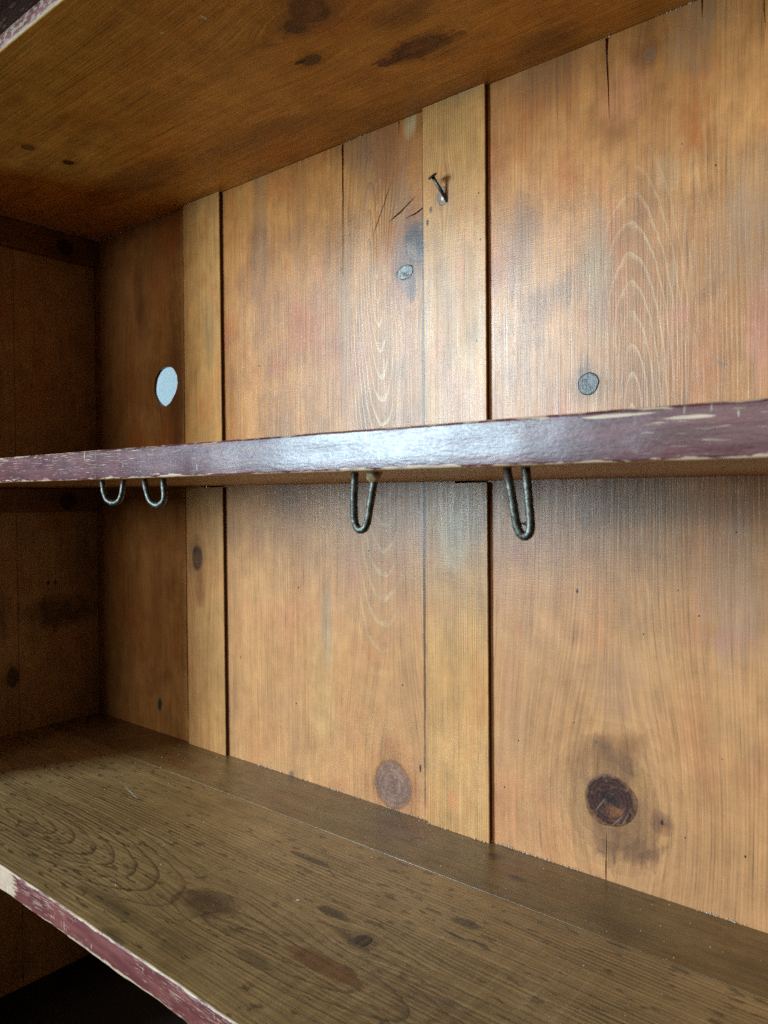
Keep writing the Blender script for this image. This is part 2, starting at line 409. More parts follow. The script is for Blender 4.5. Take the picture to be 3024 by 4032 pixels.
mat_floor = wood('pine_shelf_plank', 'yx', 43.8, FD, FM, FL_, pitch=0.0034, line=(.11, .055, .022), line_str=.85, rough=.38, bump=1.3, cross=.5, spec=.50, fibre=1.6, lmin=.45,
    fleck=.65, fleck_col=(.055, .031, .016), tint=.15, blotch=.6, warp=0.016, cath=[
        dict(c=(-.212, -.665), k=0.20, pitch=0.0056, col=RING, str=0.75, m=(-.206, -.575), ms=0.055, ml=0.18, w=0.10, shade=0.25, scol=(.19, .105, .045), h=-.2, wob=.4),
        dict(c=(-.203, -.365), k=0.20, pitch=0.0068, col=RING, str=0.85, m=(-.203, -.335), ms=0.055, ml=0.14, w=0.10, shade=0.22, scol=(.19, .105, .045), h=-.2, wob=.5, ph=.5),
        dict(c=(-.235, -.05), k=0.09, pitch=0.0050, col=RING, str=0.7, m=(-.19, -.14), ms=0.085, ml=0.20, w=0.12, shade=0.2, scol=(.17, .1, .042), h=-.35, wob=.7)],
    knots=[dict(c=F(783, 2032), r=0.0062, asp=1.0, core=False, hcol=(.075, .042, .02), hs=.4, halo=1.3),
           dict(c=F(455, 1950), r=0.008, asp=1.6, core=False, hcol=(.06, .03, .014), hs=.7, halo=1.2)],
    stains=[st(F(700, 2085), .007, .030, (.15, .058, .018), .85, n=.8, soft=.4), st(F(385, 2030), .012, .026, (.08, .046, .018), .4, n=2.0),
            st(F(440, 1945), .009, .022, (.06, .032, .016), .5, n=2.4), st(F(680, 1860), .004, .022, (.055, .03, .013), .75, n=1.2, soft=.5),
            st(F(725, 1975), .005, .016, (.06, .034, .016), .8, n=1.0, soft=.5), st(F(250, 1960), .006, .05, (.06, .036, .014), .5),
            st(F(240, 2020), .005, .013, (.07, .044, .02), .5, n=2.2), st(F(545, 2070), .005, .014, (.07, .042, .02), .5, n=2.2),
            st(F(60, 1845), .004, .016, (.06, .036, .018), .5, n=2.2), st(F(1005, 1995), .005, .012, (.07, .038, .018), .7, soft=.5)],
    marks=[dict(c=F(985, 2022), rs=.0012, rl=.010, a=.05, col=(.025, .022, .018)), dict(c=F(1030, 2036), rs=.0014, rl=.008, a=-.1, col=(.03, .028, .022)),
           dict(c=F(643, 1944), rs=.0012, rl=.0012, col=(.7, .66, .6), h=-1.), dict(c=F(283, 1712), rs=.0007, rl=.020, a=.25, col=(.5, .48, .45), s=.7, n=.2)])
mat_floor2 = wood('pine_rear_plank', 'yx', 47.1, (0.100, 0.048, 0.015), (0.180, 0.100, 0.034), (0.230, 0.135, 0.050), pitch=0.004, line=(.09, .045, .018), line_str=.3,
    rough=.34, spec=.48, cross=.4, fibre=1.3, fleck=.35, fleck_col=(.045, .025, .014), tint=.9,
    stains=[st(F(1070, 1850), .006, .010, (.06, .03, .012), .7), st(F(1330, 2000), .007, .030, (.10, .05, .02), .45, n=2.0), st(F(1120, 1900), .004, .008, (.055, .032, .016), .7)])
mat_side = wood('pine_side_board', 'yz', 53.6, (0.18, 0.088, 0.034), (0.37, 0.212, 0.092), (0.46, 0.275, 0.125), knots=[
    dict(c=(-.135, .40), r=.010, col=(.05, .022, .01)), dict(c=(-.11, .065), r=.007, asp=1.6, col=(.05, .022, .01))],
    stains=[st((-.05, .135), .05, .02, (.07, .032, .012), .7), st((-.12, .14), .01, .03, (.07, .03, .012), .6)],
    marks=[dict(c=(-.066, .172), rs=.0022, rl=.0028, col=DARKHOLE), dict(c=(-.057, .172), rs=.0022, rl=.0028, col=DARKHOLE)])
mat_cleat = wood('pine_cleat', 'zy', 59.3, (0.09, 0.04, 0.015), (0.17, 0.078, 0.028), (0.22, 0.11, 0.042), knots=[
    dict(c=(.578, -.045), r=.009, col=(.03, .014, .008)), dict(c=(.270, -.045), r=.009, col=(.03, .014, .008))])

def paint(name, seed, zb, zt, wear=1.0, gloss=0.30, extra=(), k=1.0, mottle=0.0, hue=(1, 1, 1)):
    nt = NT(name)
    x, y, z, v = nt.obj()
    base = nt.mix(nt.ss(nt.noise(nt.sv(x * 24, z * 160, seed), 1.0, 3.0), .35, .7), (0.082 * k * hue[0], 0.021 * k * hue[1], 0.024 * k * hue[2]), (0.130 * k * hue[0], 0.038 * k * hue[1], 0.040 * k * hue[2]))
    bare = nt.mix(nt.noise(nt.sv(x * 90, z * 500, seed + 2), 1.0, 2.0), (0.36, 0.21, 0.14), (0.56, 0.40, 0.28))
    wn = nt.noise(nt.sv(x * 60, z * 420, seed + 5), 1.0, 4.0, .62)
    streak = nt.noise(nt.sv(x * 55, z * 1900, seed + 9), 1.0, 2.0, .6)
    zone = nt.noise(nt.sv(x * 7, z * 20, seed + 12), 1.0, 2.0)
    chips = nt.ss(streak + (zone - .5) * .5, .72 - .05 * wear, .79 - .05 * wear)
    ed = nt.math('MINIMUM', z - zb, zt - z)
    low = nt.ss(z - zb + (wn - .5) * .0075 + (zone - .5) * .006, .0024 * wear, .0012 * wear)
    top = nt.ss(zt - z + (wn - .5) * .0050, .0014 * wear, .0005 * wear)
    bl = nt.ss(wn + (zone - .5) * .6, .72, .80)
    wear_f = chips.max(low).max(top).max(bl * .25)
    if mottle:
        mo = nt.noise(nt.sv(x * 170, z * 330, seed + 31), 1.0, 3.0, .65)
        wear_f = wear_f.max(nt.ss(mo, .50 - mottle * .05, .62 - mottle * .05))
    for (cx, cz, rx, rz) in extra:
        q = quad(nt, nt.vec(x, z, 0), (cx, cz), rx, rz)
        wear_f = wear_f.max(nt.ss(q.sqrt() + (wn - .5) * 1.2, 1.0, .7))
    c = nt.mix(wear_f, base, bare)
    scr = nt.noise(nt.sv(x * 500, z * 70, seed + 15), 1.0, 1.0)
    sz = nt.noise(nt.sv(x * 9, z * 40, seed + 16), 1.0, 1.0)
    c = nt.mix(nt.ss(scr + (sz - .5) * .3, .80, .86) * .7, c, (.6, .5, .42))
    wr = nt.noise(nt.sv(x * 120, z * 620, seed + 20), 1.0, 3.0, .65)
    wr2 = nt.noise(nt.sv(x * 480, z * 900, seed + 22), 1.0, 2.0, .6)
    lo = nt.noise(nt.sv(x * 18, z * 60, seed + 24), 1.0, 2.0)
    n0 = nt.bump(lo, .0008, .3)
    nrm = nt.bump(wr * 1.0 + wr2 * .35 - wear_f * .5, .00011, .9, n0)
    ro = gloss + (wr2 - .5) * .16 + (wr - .5) * .12 + wear_f * .12
    return nt.finish(c, ro, nrm, .42)
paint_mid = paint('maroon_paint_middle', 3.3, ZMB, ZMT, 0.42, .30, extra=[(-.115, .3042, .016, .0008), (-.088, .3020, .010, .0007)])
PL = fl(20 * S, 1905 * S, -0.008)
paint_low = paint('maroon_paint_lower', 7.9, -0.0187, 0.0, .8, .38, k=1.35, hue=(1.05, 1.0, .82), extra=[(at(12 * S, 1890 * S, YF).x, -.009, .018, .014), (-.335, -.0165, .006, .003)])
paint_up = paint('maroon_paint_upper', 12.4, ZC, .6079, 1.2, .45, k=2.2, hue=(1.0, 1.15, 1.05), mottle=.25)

def dark_paint():
    nt = NT('dark_worn_paint')
    x, y, z, v = nt.obj()
    b = nt.mix(nt.noise(nt.sv(x * 12, y * 60, 3.0), 1.0, 3.0), (.055, .024, .018), (.095, .042, .030))
    sc = nt.noise(nt.sv(x * 55 + y * 14, y * 330, 6.0), 1.0, 1.0)
    b = nt.mix(nt.ss(sc, .64, .68), b, (.30, .17, .12))
    n = nt.noise(nt.sv(x * 200, y * 900, 1.0), 1.0, 3.0)
    return nt.finish(b, .5, nt.bump(n, .0002, .7), .4)
mat_cornice = dark_paint()

def knot_mat(name, c1, c2, c3, seed, freq, rough=.45, rim=None):
    nt = NT(name)
    x, y, z, v = nt.obj()
    d = nt.vmath('LENGTH', nt.vec(x, z, 0))
    n = nt.noise(nt.sv(x * 220, z * 220, seed), 1.0, 4.0, .65)
    n2 = nt.noise(nt.sv(x * 700, z * 160, seed + 4), 1.0, 3.0, .6)
    ring = (d * freq + (n - .5) * 1.4).fract()
    c = nt.mix(ring, c1, c2)
    c = nt.mix(nt.ss(n, .52, .70), c, c3)
    n3 = nt.noise(nt.sv(x * 640, z * 420, seed + 8), 1.0, 3.0, .7)
    c = nt.mix(nt.lin(n3, .50, .66) * .75, c, c3)
    c = nt.mix(nt.lin(n3, .44, .34) * .6, c, (c2[0] * 1.5, c2[1] * 1.45, c2[2] * 1.4))
    if rim:
        c = nt.mix(nt.lin(nt.vmath('LENGTH', nt.vec(x * (1.0 / rim[0]), z * (1.0 / rim[1]))) + (n - .5) * .16, .84, .93), c, (.012, .009, .008))
    c = nt.scale_col(c, .65 + n2 * .7)
    return nt.finish(c, rough + (n2 - .5) * .2, nt.bump(n * .7 + n2 + ring * .3, .0004, .9), .5)
mat_knot_grey = knot_mat('grey_knot', (.10, .085, .075), (.21, .19, .17), (.06, .045, .04), 1.0, 700, .32, (.0088, .0064))
mat_knot_dark = knot_mat('dark_knot', (.045, .036, .034), (.085, .066, .058), (.025, .02, .02), 5.0, 600, .38, (.0083, .0082))
mat_knot_big = knot_mat('purple_knot', (.030, .014, .014), (.070, .030, .026), (.055, .034, .030), 9.0, 330, .40)
def big_knot():
    nt = NT('purple_knot_with_heart')
    x, y, z, v = nt.obj()
    V = nt.vec(x, z)
    n = nt.noise(nt.sv(x * 240, z * 240, 3.0), 1.0, 4.0, .65)
    n2 = nt.noise(nt.sv(x * 900, z * 240, 5.0), 1.0, 3.0, .6)
    d = nt.vmath('LENGTH', V)
    ring = (d * 330 + (n - .5) * 1.6).fract()
    c = nt.mix(ring, (.026, .010, .009), (.075, .028, .020))
    c = nt.mix(nt.lin(n, .55, .68), c, (.09, .048, .034))
    q = quad(nt, V, (.004, -.006), .008, .007, .6)
    c = nt.mix(nt.lin(q + (n - .5) * 4.5 + (n2 - .5) * 2.5, 1.1, -.2) * .8, c, (.24, .085, .032))
    q2 = quad(nt, V, (.001, .001), .010, .0035, -.4)
    c = nt.mix(nt.lin(q2 + (n - .5) * 3.0, 1.0, .4) * .85, c, (.018, .012, .012))
    for (cx, cz, ln_, a) in ((.004, -.0145, .012, .85), (-.007, -.004, .008, .95), (.011, -.011, .007, 1.1)):
        q3 = quad(nt, V, (cx, cz), ln_, .0007, a)
        c = nt.mix(nt.lin(q3 + (n - .5) * .8, 1.0, .3) * .45, c, (.26, .17, .12))
    edge = nt.lin(d + (n - .5) * .008, .0160, .0198)
    c = nt.mix(edge * .85, c, (.24, .105, .045))
    c = nt.scale_col(c, .8 + n2 * .4)
    return nt.finish(c, .55 + (n2 - .5) * .2, nt.bump(n + n2 * .5 + ring * .3, .0003, .9), .14)
mat_knot_big = big_knot()
mat_knot_heart = knot_mat('orange_knot_heart', (.10, .035, .018), (.34, .14, .055), (.03, .016, .014), 12.0, 500, .45)
mat_knot_floor = knot_mat('brown_knot', (.035, .022, .014), (.075, .048, .028), (.025, .016, .012), 15.0, 600, .45)

def metal(name, seed, rust_z):
    nt = NT(name)
    x, y, z, v = nt.obj()
    n = nt.noise(v, 420.0, 4.0, .62, dims='3D')
    n2 = nt.noise(v, 1300.0, 2.0, .6, dims='3D')
    n3 = nt.noise(v, 130.0, 2.0, .5, dims='3D')
    c = nt.mix(nt.ss(n, .38, .64), (.045, .042, .034), (.115, .115, .098))
    c = nt.mix(nt.ss(n2, .62, .76) * .8, c, (.36, .40, .39))
    rust = nt.ss(n3 + (z - rust_z) * 60.0, .52, .72)
    c = nt.mix(rust * .9, c, (.060, .026, .016))
    c = nt.mix(nt.ss(nt.noise(v, 300.0, 3.0, dims='3D'), .62, .72) * .5, c, (.14, .085, .035))
    met = .75 - rust * .7
    return nt.finish(c, .44 + (n2 - .5) * .3 + rust * .25, nt.bump(n + n2 * .4, .00022, .9), .5, met)
mat_hook = metal('tarnished_wire', 0.0, ZMB - .004)
mat_nail = metal('tarnished_nail', 0.0, 2.0)

def plain(name, c1, c2, sc, rough, bump=.0004):
    nt = NT(name)
    x, y, z, v = nt.obj()
    n = nt.noise(v, sc, 4.0, .6, dims='3D')
    return nt.finish(nt.mix(n, c1, c2), rough, nt.bump(n, bump, .8), .4)
mat_plaster = plain('pale_plaster', (.17, .20, .21), (.40, .45, .47), 330.0, .8, .002)
mat_side_shade = plain('batten_side_shade', (.030, .013, .007), (.075, .034, .016), 300.0, .7)  # dark colour painting in the shade on the batten sides
mat_black = plain('shadow_black', (.006, .005, .004), (.016, .012, .009), 60.0, .7)  # near-black colour stands in for the shadow in the bottom compartment
mat_glue = plain('dried_glue', (.30, .19, .08), (.52, .38, .20), 500.0, .45)
mat_dirt = plain('black_dirt', (.010, .009, .008), (.03, .025, .02), 900.0, .8)
mat_web = plain('cobweb_silk', (.45, .45, .44), (.6, .6, .58), 300.0, .6)
mat_dust = plain('pale_crumb', (.55, .5, .42), (.75, .72, .66), 900.0, .7)

# ------------------------------------------------------------------ object helpers
def link(name, bm, mat, parent=None, origin=None, smooth=False):
    me = bpy.data.meshes.new(name)
    if origin is not None:
        bmesh.ops.translate(bm, verts=bm.verts, vec=-Vector(origin))
    bmesh.ops.recalc_face_normals(bm, faces=bm.faces)
    if smooth:
        for f in bm.faces: f.smooth = True
    bm.to_mesh(me); bm.free()
    for m in (mat if isinstance(mat, (list, tuple)) else [mat]):
        me.materials.append(m)
    o = bpy.data.objects.new(name, me)
    col.objects.link(o)
    if origin is not None: o.location = origin
    if parent is not None:
        o.parent = parent
        if origin is not None and parent.type == 'MESH': o.location = Vector(origin) - parent.matrix_basis.translation
    return o
def tag(o, label, cat=None, group=None, kind=None):
    if label: o['label'] = label
    if cat: o['category'] = cat
    if group: o['group'] = group
    if kind: o['kind'] = kind
    return o
def box(x0, x1, y0, y1, z0, z1, bev=0.0008):
    bm = bmesh.new()
    bmesh.ops.create_cube(bm, size=1.0)
    for v in bm.verts:
        v.co = Vector(((x0 + x1) / 2 + v.co.x * (x1 - x0), (y0 + y1) / 2 + v.co.y * (y1 - y0), (z0 + z1) / 2 + v.co.z * (z1 - z0)))
    if bev: bmesh.ops.bevel(bm, geom=list(bm.edges), offset=bev, segments=2, affect='EDGES', profile=.6)
    return bm

def board(outline, holes, y0, y1):
    """upright board with real slits / holes: outline and holes are lists of (x, z)"""
    bm = bmesh.new()
    edges = []
    for loop in [outline] + list(holes):
        vs = [bm.verts.new((x, y0, z)) for x, z in loop]
        edges += [bm.edges.new((vs[i], vs[(i + 1) % len(vs)])) for i in range(len(vs))]
    bmesh.ops.triangle_fill(bm, use_beauty=True, use_dissolve=False, edges=edges)
    r = bmesh.ops.extrude_face_region(bm, geom=list(bm.faces))
    bmesh.ops.translate(bm, verts=[e for e in r['geom'] if isinstance(e, bmesh.types.BMVert)], vec=(0, y1 - y0, 0))
    return bm
def slit(pts, w0, w1, seed=0, jag=0.0003, wm=None):
    """thin crack along pts [(x, z), ...], width w0 at start, w1 at the end"""
    rnd = random.Random(seed)
    P = [Vector((a, b)) for a, b in pts]
    fine = []
    for i in range(len(P) - 1):
        n = max(2, int((P[i + 1] - P[i]).length / .006))
        for j in range(n): fine.append(P[i].lerp(P[i + 1], j / n))
    fine.append(P[-1])
    L, Rr = [], []
    for i, q in enumerate(fine):
        t = i / (len(fine) - 1)
        d = (fine[min(i + 1, len(fine) - 1)] - fine[max(i - 1, 0)]).normalized()
        nn = Vector((-d.y, d.x))
        wd = (w0 + (w1 - w0) * t) if wm is None else (w0 * (1 - t) + w1 * t + wm * 4 * t * (1 - t))
        wd *= rnd.uniform(.8, 1.2)
        q = q + nn * rnd.uniform(-jag, jag)
        L.append(q + nn * wd / 2); Rr.append(q - nn * wd / 2)
    return [(v.x, v.y) for v in L + Rr[::-1]]

def shelf(name, x0, x1, yf, yb, zb, zt, mats, parent, seed, rad=.0016, wob=.0006, step=.006):
    """plank with a rounded, slightly uneven front edge; material 1 on the front edge"""
    prof = [(yb, zb, 0)]
    for a in range(5):
        t = math.pi / 2 * a / 4
        prof.append((yf + rad - rad * math.sin(t), zb + rad - rad * math.cos(t), 1))
    prof.append((yf, zb + (zt - zb) * .35, 1)); prof.append((yf, zb + (zt - zb) * .65, 1))
    for a in range(5):
        t = math.pi / 2 * a / 4
        prof.append((yf + rad - rad * math.cos(t), zt - rad + rad * math.sin(t), 2))
    prof.append((yb, zt, 0))
    bm = bmesh.new()
    n = int((x1 - x0) / step)
    rows = []
    for i in range(n + 1):
        x = x0 + (x1 - x0) * i / n
        row = []
        for (y, z, k) in prof:
            if k:
                q = Vector((x * 22, k * 7.3, seed)); q2 = Vector((x * 120, k * 3.1, seed + 5))
                y2 = y + wob * (mnoise.noise(q) * 1.2 + mnoise.noise(q2) * .5)
                z2 = z + wob * .55 * mnoise.noise(q2 + Vector((3, 1, 9)))
                row.append(bm.verts.new((x, y2, z2)))
            else:
                row.append(bm.verts.new((x, y, z)))
        rows.append(row)
    m = len(prof)
    for i in range(n):
        for j in range(m):
            f = bm.faces.new((rows[i][j], rows[i + 1][j], rows[i + 1][(j + 1) % m], rows[i][(j + 1) % m]))
            f.material_index = 1 if (3 <= j <= 10) else 0
            f.smooth = 1 <= j <= 11
    bm.faces.new(rows[0]); bm.faces.new(rows[-1][::-1])
    return link(name, bm, mats, parent)

def tube(points, radius, segs=12, cap=True):
    bm = bmesh.new()
    P = [Vector(p) for p in points]
    rad = radius if isinstance(radius, (list, tuple)) else [radius] * len(P)
    rings = []
    ref = Vector((0, 1, 0.01)).normalized()
    for i, q in enumerate(P):
        d = (P[min(i + 1, len(P) - 1)] - P[max(i - 1, 0)]).normalized()
        a = d.cross(ref)
        if a.length < .05: a = d.cross(Vector((1, 0, 0)))
        a.normalize(); b = d.cross(a).normalized()
        rings.append([bm.verts.new(q + (a * math.cos(2 * math.pi * j / segs) + b * math.sin(2 * math.pi * j / segs)) * rad[i]) for j in range(segs)])
    for i in range(len(P) - 1):
        for j in range(segs):
            bm.faces.new((rings[i][j], rings[i][(j + 1) % segs], rings[i + 1][(j + 1) % segs], rings[i + 1][j]))
    if cap:
        bm.faces.new(rings[0]); bm.faces.new(rings[-1][::-1])
    return bm

def knot(name, parent, c, normal, rx, rz, mat, seed, h=.0004, irr=.06, ang=0.0, ax='xz'):
    """a knot: slightly domed plug, its rim a little sunk"""
    rnd = random.Random(seed)
    bm = bmesh.new()
    nseg = 28
    ph = [rnd.uniform(0, 6.28) for _ in range(4)]
    rings = []
    for k, (rr, hh) in enumerate(((1.0, -.0002), (.98, h * .55), (.88, h * .8), (.6, h), (.3, h * .9))):
        row = []
        for j in range(nseg):
            a = 2 * math.pi * j / nseg
            ir = 1 + irr * (math.sin(2 * a + ph[0]) * .6 + math.sin(3 * a + ph[1]) * .5 + math.sin(5 * a + ph[2]) * .35 + math.sin(9 * a + ph[3]) * .2)
            px, pz = rx * rr * ir * math.cos(a), rz * rr * ir * math.sin(a)
            px, pz = px * math.cos(ang) - pz * math.sin(ang), px * math.sin(ang) + pz * math.cos(ang)
            hh2 = hh + (rnd.uniform(-.5, .5) * h * .35 if k > 1 else 0)
            row.append(bm.verts.new((px, -hh2, pz) if ax == 'xz' else (px, pz, hh2)))
        rings.append(row)
    for k in range(4):
        for j in range(nseg):
            bm.faces.new((rings[k][j], rings[k][(j + 1) % nseg], rings[k + 1][(j + 1) % nseg], rings[k + 1][j]))
    bm.faces.new(rings[-1])
    for f in bm.faces: f.smooth = True
    o = link(name, bm, mat, parent)
    o.location = c
    return o

# ================================================================== the cupboard
cup = bpy.data.objects.new('cupboard', None)
col.objects.link(cup)
cup.location = (0, 0, 0)
tag(cup, 'old varnished pine cupboard with open shelves and timeworn maroon shelf edges', 'cupboard')

ZT = ZC - .0004
ZB = ZLOW - .02
YB = 0.013
J1, J2, J3 = -.690, -.358, -.045
G1, G2 = -.6555, -.3268        # left edges of the boards beside each batten
TOPX = ZT
def rect(x0, x1): return [(x0, ZB), (x1, ZB), (x1, ZT), (x0, ZT)]
# hole: egg-shaped knothole through the leftmost board
hc = B(357.5, 833)
hole = []
for j in range(36):
    a = 2 * math.pi * j / 36
    rx, rz = .0222, .0222
    rx = rz = .0222 * (1 + random.Random(j).uniform(-.012, .012))
    hole.append((hc[0] + rx * math.cos(a) * (1 + .04 * math.sin(2 * a + 1)), hc[1] + rz * math.sin(a) * (1 + .05 * math.sin(3 * a)) + .0012 * math.cos(a)))
b0 = link('back_board', board(rect(XL - .01, J1), [hole], 0, .0035), mat_b0, cup)
tag(b0, 'shaded back board with a round hole through it')
ct = ZT - .0005
cr1 = slit([(B(740, 310)[0], ct), B(741, 430), B(741, 505), B(741, 600)], .0024, .00025, 1, .00015)
cr1b = slit([(B(862, 262)[0], ct), B(862, 293)], .0012, .0002, 2, .0001)
cr2 = slit([B(846, 390), B(830, 440), B(804.5, 512)], .0002, .0002, 3, .0002, .0007)
cr3 = slit([B(901, 422), B(875, 448), B(841, 480)], .0002, .0003, 4, .0005, .0012)
cr4 = slit([B(913, 449), B(895, 462), B(874, 473)], .0012, .0002, 5, .0005, .0004)
b1 = link('back_board', board(rect(G1, J2), [cr1, cr1b, cr2, cr3, cr4], 0, YB), mat_b1, cup)
tag(b1, 'wide back board with light downward grain arches and splits near its top')
c1 = slit([(B(1311, 80)[0], ct), B(1311, 130), B(1314, 190), B(1316, 258)], .0022, .0002, 6, .0002)
c2 = slit([(B(1517, 0)[0], ct), B(1517, 38)], .0013, .0002, 7, .0001)
c5 = slit([(B(1650, 0)[0], ct - .003), B(1651, 20), B(1654, 58)], .0012, .0002, 9, .0001)
c3 = slit([B(1309, 1798), B(1310, 1850), B(1309, 1888), B(1309, 1903)], .0003, .0007, 8, .00035, .0004)
b2 = link('back_board', board(rect(G2, J3), [c1, c2, c3, c5], 0, YB), mat_b2, cup)
tag(b2, 'wide back board with light upward grain arches and a big dark knot')
b3 = link('back_board', board(rect(J3 + .0005, .10), [], 0, YB), mat_b3, cup)
b4 = link('back_board', board(rect(.1006, XR + .01), [], 0, YB), mat_b3, cup)

# knots that sit in the boards as plugs of their own
def B3(u, v): p = B(u, v); return (p[0], 0, p[1])
knot('knot', b1, B3(875, 588), None, .0088, .0064, mat_knot_grey, 1)
knot('knot', b2, B3(1271, 829), None, .0083, .0082, mat_knot_dark, 2, .0005, .04)
bk = knot('knot', b2, B3(1318, 1730), None, .0200, .0192, mat_knot_big, 3, .00025, .05, .5)

def specks(parent, pts, r, seed):
    rnd = random.Random(seed)
    bm = bmesh.new()
    for (x, z) in pts:
        k = rnd.uniform(.6, 1.3)
        vs = [bm.verts.new((x + r * k * math.cos(a) * .8, -.00012, z + r * k * math.sin(a) * rnd.uniform(.9, 1.5))) for a in [i * math.pi / 3 for i in range(6)]]
        cv = bm.verts.new((x, -.00030, z))
        for i in range(6): bm.faces.new((vs[i], vs[(i + 1) % 6], cv))
    o = link('pitch_specks', bm, mat_dirt, parent)
    o['kind'] = 'stuff'
specks(b1, [B(u, v) for u, v in ((622, 1263), (645, 1269), (797, 1190), (810, 1192), (640, 1520), (560, 790), (700, 980), (520, 1420), (870, 1480))], .0007, 3)
specks(b2, [B(u, v) for u, v in ((1473, 311), (1546, 357), (1183, 356), (1600, 885), (1330, 940), (1390, 1370), (1240, 1560), (1120, 1600), (1590, 1150), (1510, 1330), (1465, 1275), (1610, 1850), (1480, 1810), (1130, 1250), (1090, 1700), (1560, 1640))], .0006, 4)

# battens over the joints (upper, between the shelves, and below)
def batten(uL, uR, z0, z1, nm='batten'):
    (ul0, vl0), (ul1, vl1) = uL
    (ur0, vr0), (ur1, vr1) = uR
    def xz(a, b, z):                      # straight edge through two measured points
        A, Bq = at(*a, -TB), at(*b, -TB)
        t = (z - A.z) / (Bq.z - A.z)
        return A.x + (Bq.x - A.x) * t
    bm = bmesh.new()
    rnd = random.Random(int(z0 * 1000) + int(ul0))
    n = 40
    fr, bk_ = [], []
    for i in range(n + 1):
        z = z0 + (z1 - z0) * i / n
        xa = xz(*uL, z) + rnd.uniform(-1, 1) * .00012
        xb = xz(*uR, z) + rnd.uniform(-1, 1) * .00012
        be = .0005
        ys = (0.0, -TB + be, -TB, -TB, -TB + be, 0.0)
        xs = (xa, xa, xa + be, xb - be, xb, xb)
        fr.append([bm.verts.new((xs[k], ys[k], z)) for k in range(6)])
    for i in range(n):
        for k in range(6):
            fc = bm.faces.new((fr[i][k], fr[i][(k + 1) % 6], fr[i + 1][(k + 1) % 6], fr[i + 1][k]))
            fc.material_index = 1 if k in (0, 4, 5) else 0  # side faces take the painted shade colour
    bm.faces.new(fr[0]); bm.faces.new(fr[-1][::-1])
    return link(nm, bm, [mat_bat, mat_side_shade], cup)
# backing strip behind each joint
for xa in (J1, J2):
    link('joint_strip', box(xa - .012, xa + .05, YB + .0006, YB + .008, ZB, ZT, .0004), mat_dirt, cup)
L1 = ((720, 900), (743, 2939)); R1 = ((861, 745), (889, 2980))
L2 = ((1662, 433), (1685, 3251)); R2 = ((1908, 321), (1927, 3327))
for L, Rr in ((L1, R1), (L2, R2)):
    batten(L, Rr, ZMT + .0004, ZT)
    batten(L, Rr, .0003, ZMB - .0015)
    batten(L, Rr, ZLOW + .0003, -.0192)

# left side: two boards, cleats, face-frame stile outside the view
YJ = -.1026
link('side_board', box(XL - .019, XL, YJ + .0001, -.0004, ZB, ZT, .0006), mat_side, cup)
link('side_board', box(XL - .019, XL - .0002, YF, YJ - .0001, ZB, ZT, .0006), mat_side, cup)
link('cleat', box(XL + .0002, XL + .011, YF + .02, -.0005, .5640, ZT - .0003, .0010), mat_cleat, cup)
link('cleat', box(XL + .0002, XL + .011, YM + .02, -.0005, .2575, ZMB - .0006, .0010), mat_cleat, cup)
link('stile', box(XL - .019, -.822, YF - .021, YF - .0006, ZB, .66, .0015), paint_up, cup)
link('side_board', box(XR, XR + .019, YF, -.0004, ZB, ZT, .0006), mat_side, cup)

# shelves
shelf('upper_shelf', XL - .019, XR + .019, YF, YB, ZC, .6079, [mat_ceil, paint_up], cup, 1.7, .0012, .0003)
shelf('middle_shelf', XL + .0006, XR - .0006, YM, -.0003, ZMB, ZMT, [mat_mid, paint_mid], cup, 4.2, .0014, .00045)
YJF = -.0695
fp = shelf('shelf_plank', XL + .0006, XR - .0006, YF, YJF - .0004, -.0187, 0.0, [mat_floor, paint_low], cup, 8.1, .0015, .0009)
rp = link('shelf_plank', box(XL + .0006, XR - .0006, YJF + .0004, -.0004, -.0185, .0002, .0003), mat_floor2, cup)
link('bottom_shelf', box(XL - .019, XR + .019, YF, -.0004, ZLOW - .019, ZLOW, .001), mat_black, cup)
kf = F(783, 2032)
knot('knot', fp, (kf[1], kf[0], 0), None, .0062, .0060, mat_knot_floor, 5, .0003, .06, 0, 'xy')
# cornice over the upper shelf, its timeworn dark underside seen at the corner of the view
link('cornice', box(XL - .04, XR + .04, YF - .135, YB, .6083, .640, .0015), mat_cornice, cup)

# ================================================================== wall behind, seen through the hole
wl = link('wall', box(-2.2, 1.2, .14, .19, -.9, 1.6, 0), mat_plaster)
tag(wl, 'pale rough plaster wall behind the cupboard', kind='structure')

# ================================================================== wire hooks under the middle shelf
def hook(label, pts, r, y, seed, tilt=0.0):
    """U of bent wire; pts: [(x, z)] measured along the wire from one leg to the other"""
    P = [Vector(p) for p in pts]
    # Catmull-Rom
    out = []
    Q = [P[0] * 2 - P[1]] + P + [P[-1] * 2 - P[-2]]
    for i in range(1, len(Q) - 2):
        for j in range(6):
            t = j / 6
            a, b, c_, d = Q[i - 1], Q[i], Q[i + 1], Q[i + 2]
            out.append(.5 * ((2 * b) + (c_ - a) * t + (2 * a - 5 * b + 4 * c_ - d) * t * t + (3 * b - a - 3 * c_ + d) * t ** 3))
    out.append(P[-1])
    rnd = random.Random(seed)
    pts3 = []
    rad = []
    for i, q in enumerate(out):
        t = i / (len(out) - 1)
        pts3.append((q.x, y + tilt * (t - .5), q.y)); rad.append(r * rnd.uniform(.95, 1.05))
    top = (out[0].x + out[-1].x) / 2
    bm = tube(pts3, rad, 14)
    o = link('wire_hook', bm, mat_hook, None, None, True)
    return tag(o, label, 'hook', 'wire hooks under the middle shelf')
def H(u, v, y): p = at(u, v, y); return (p.x, p.z)
yh = -.237
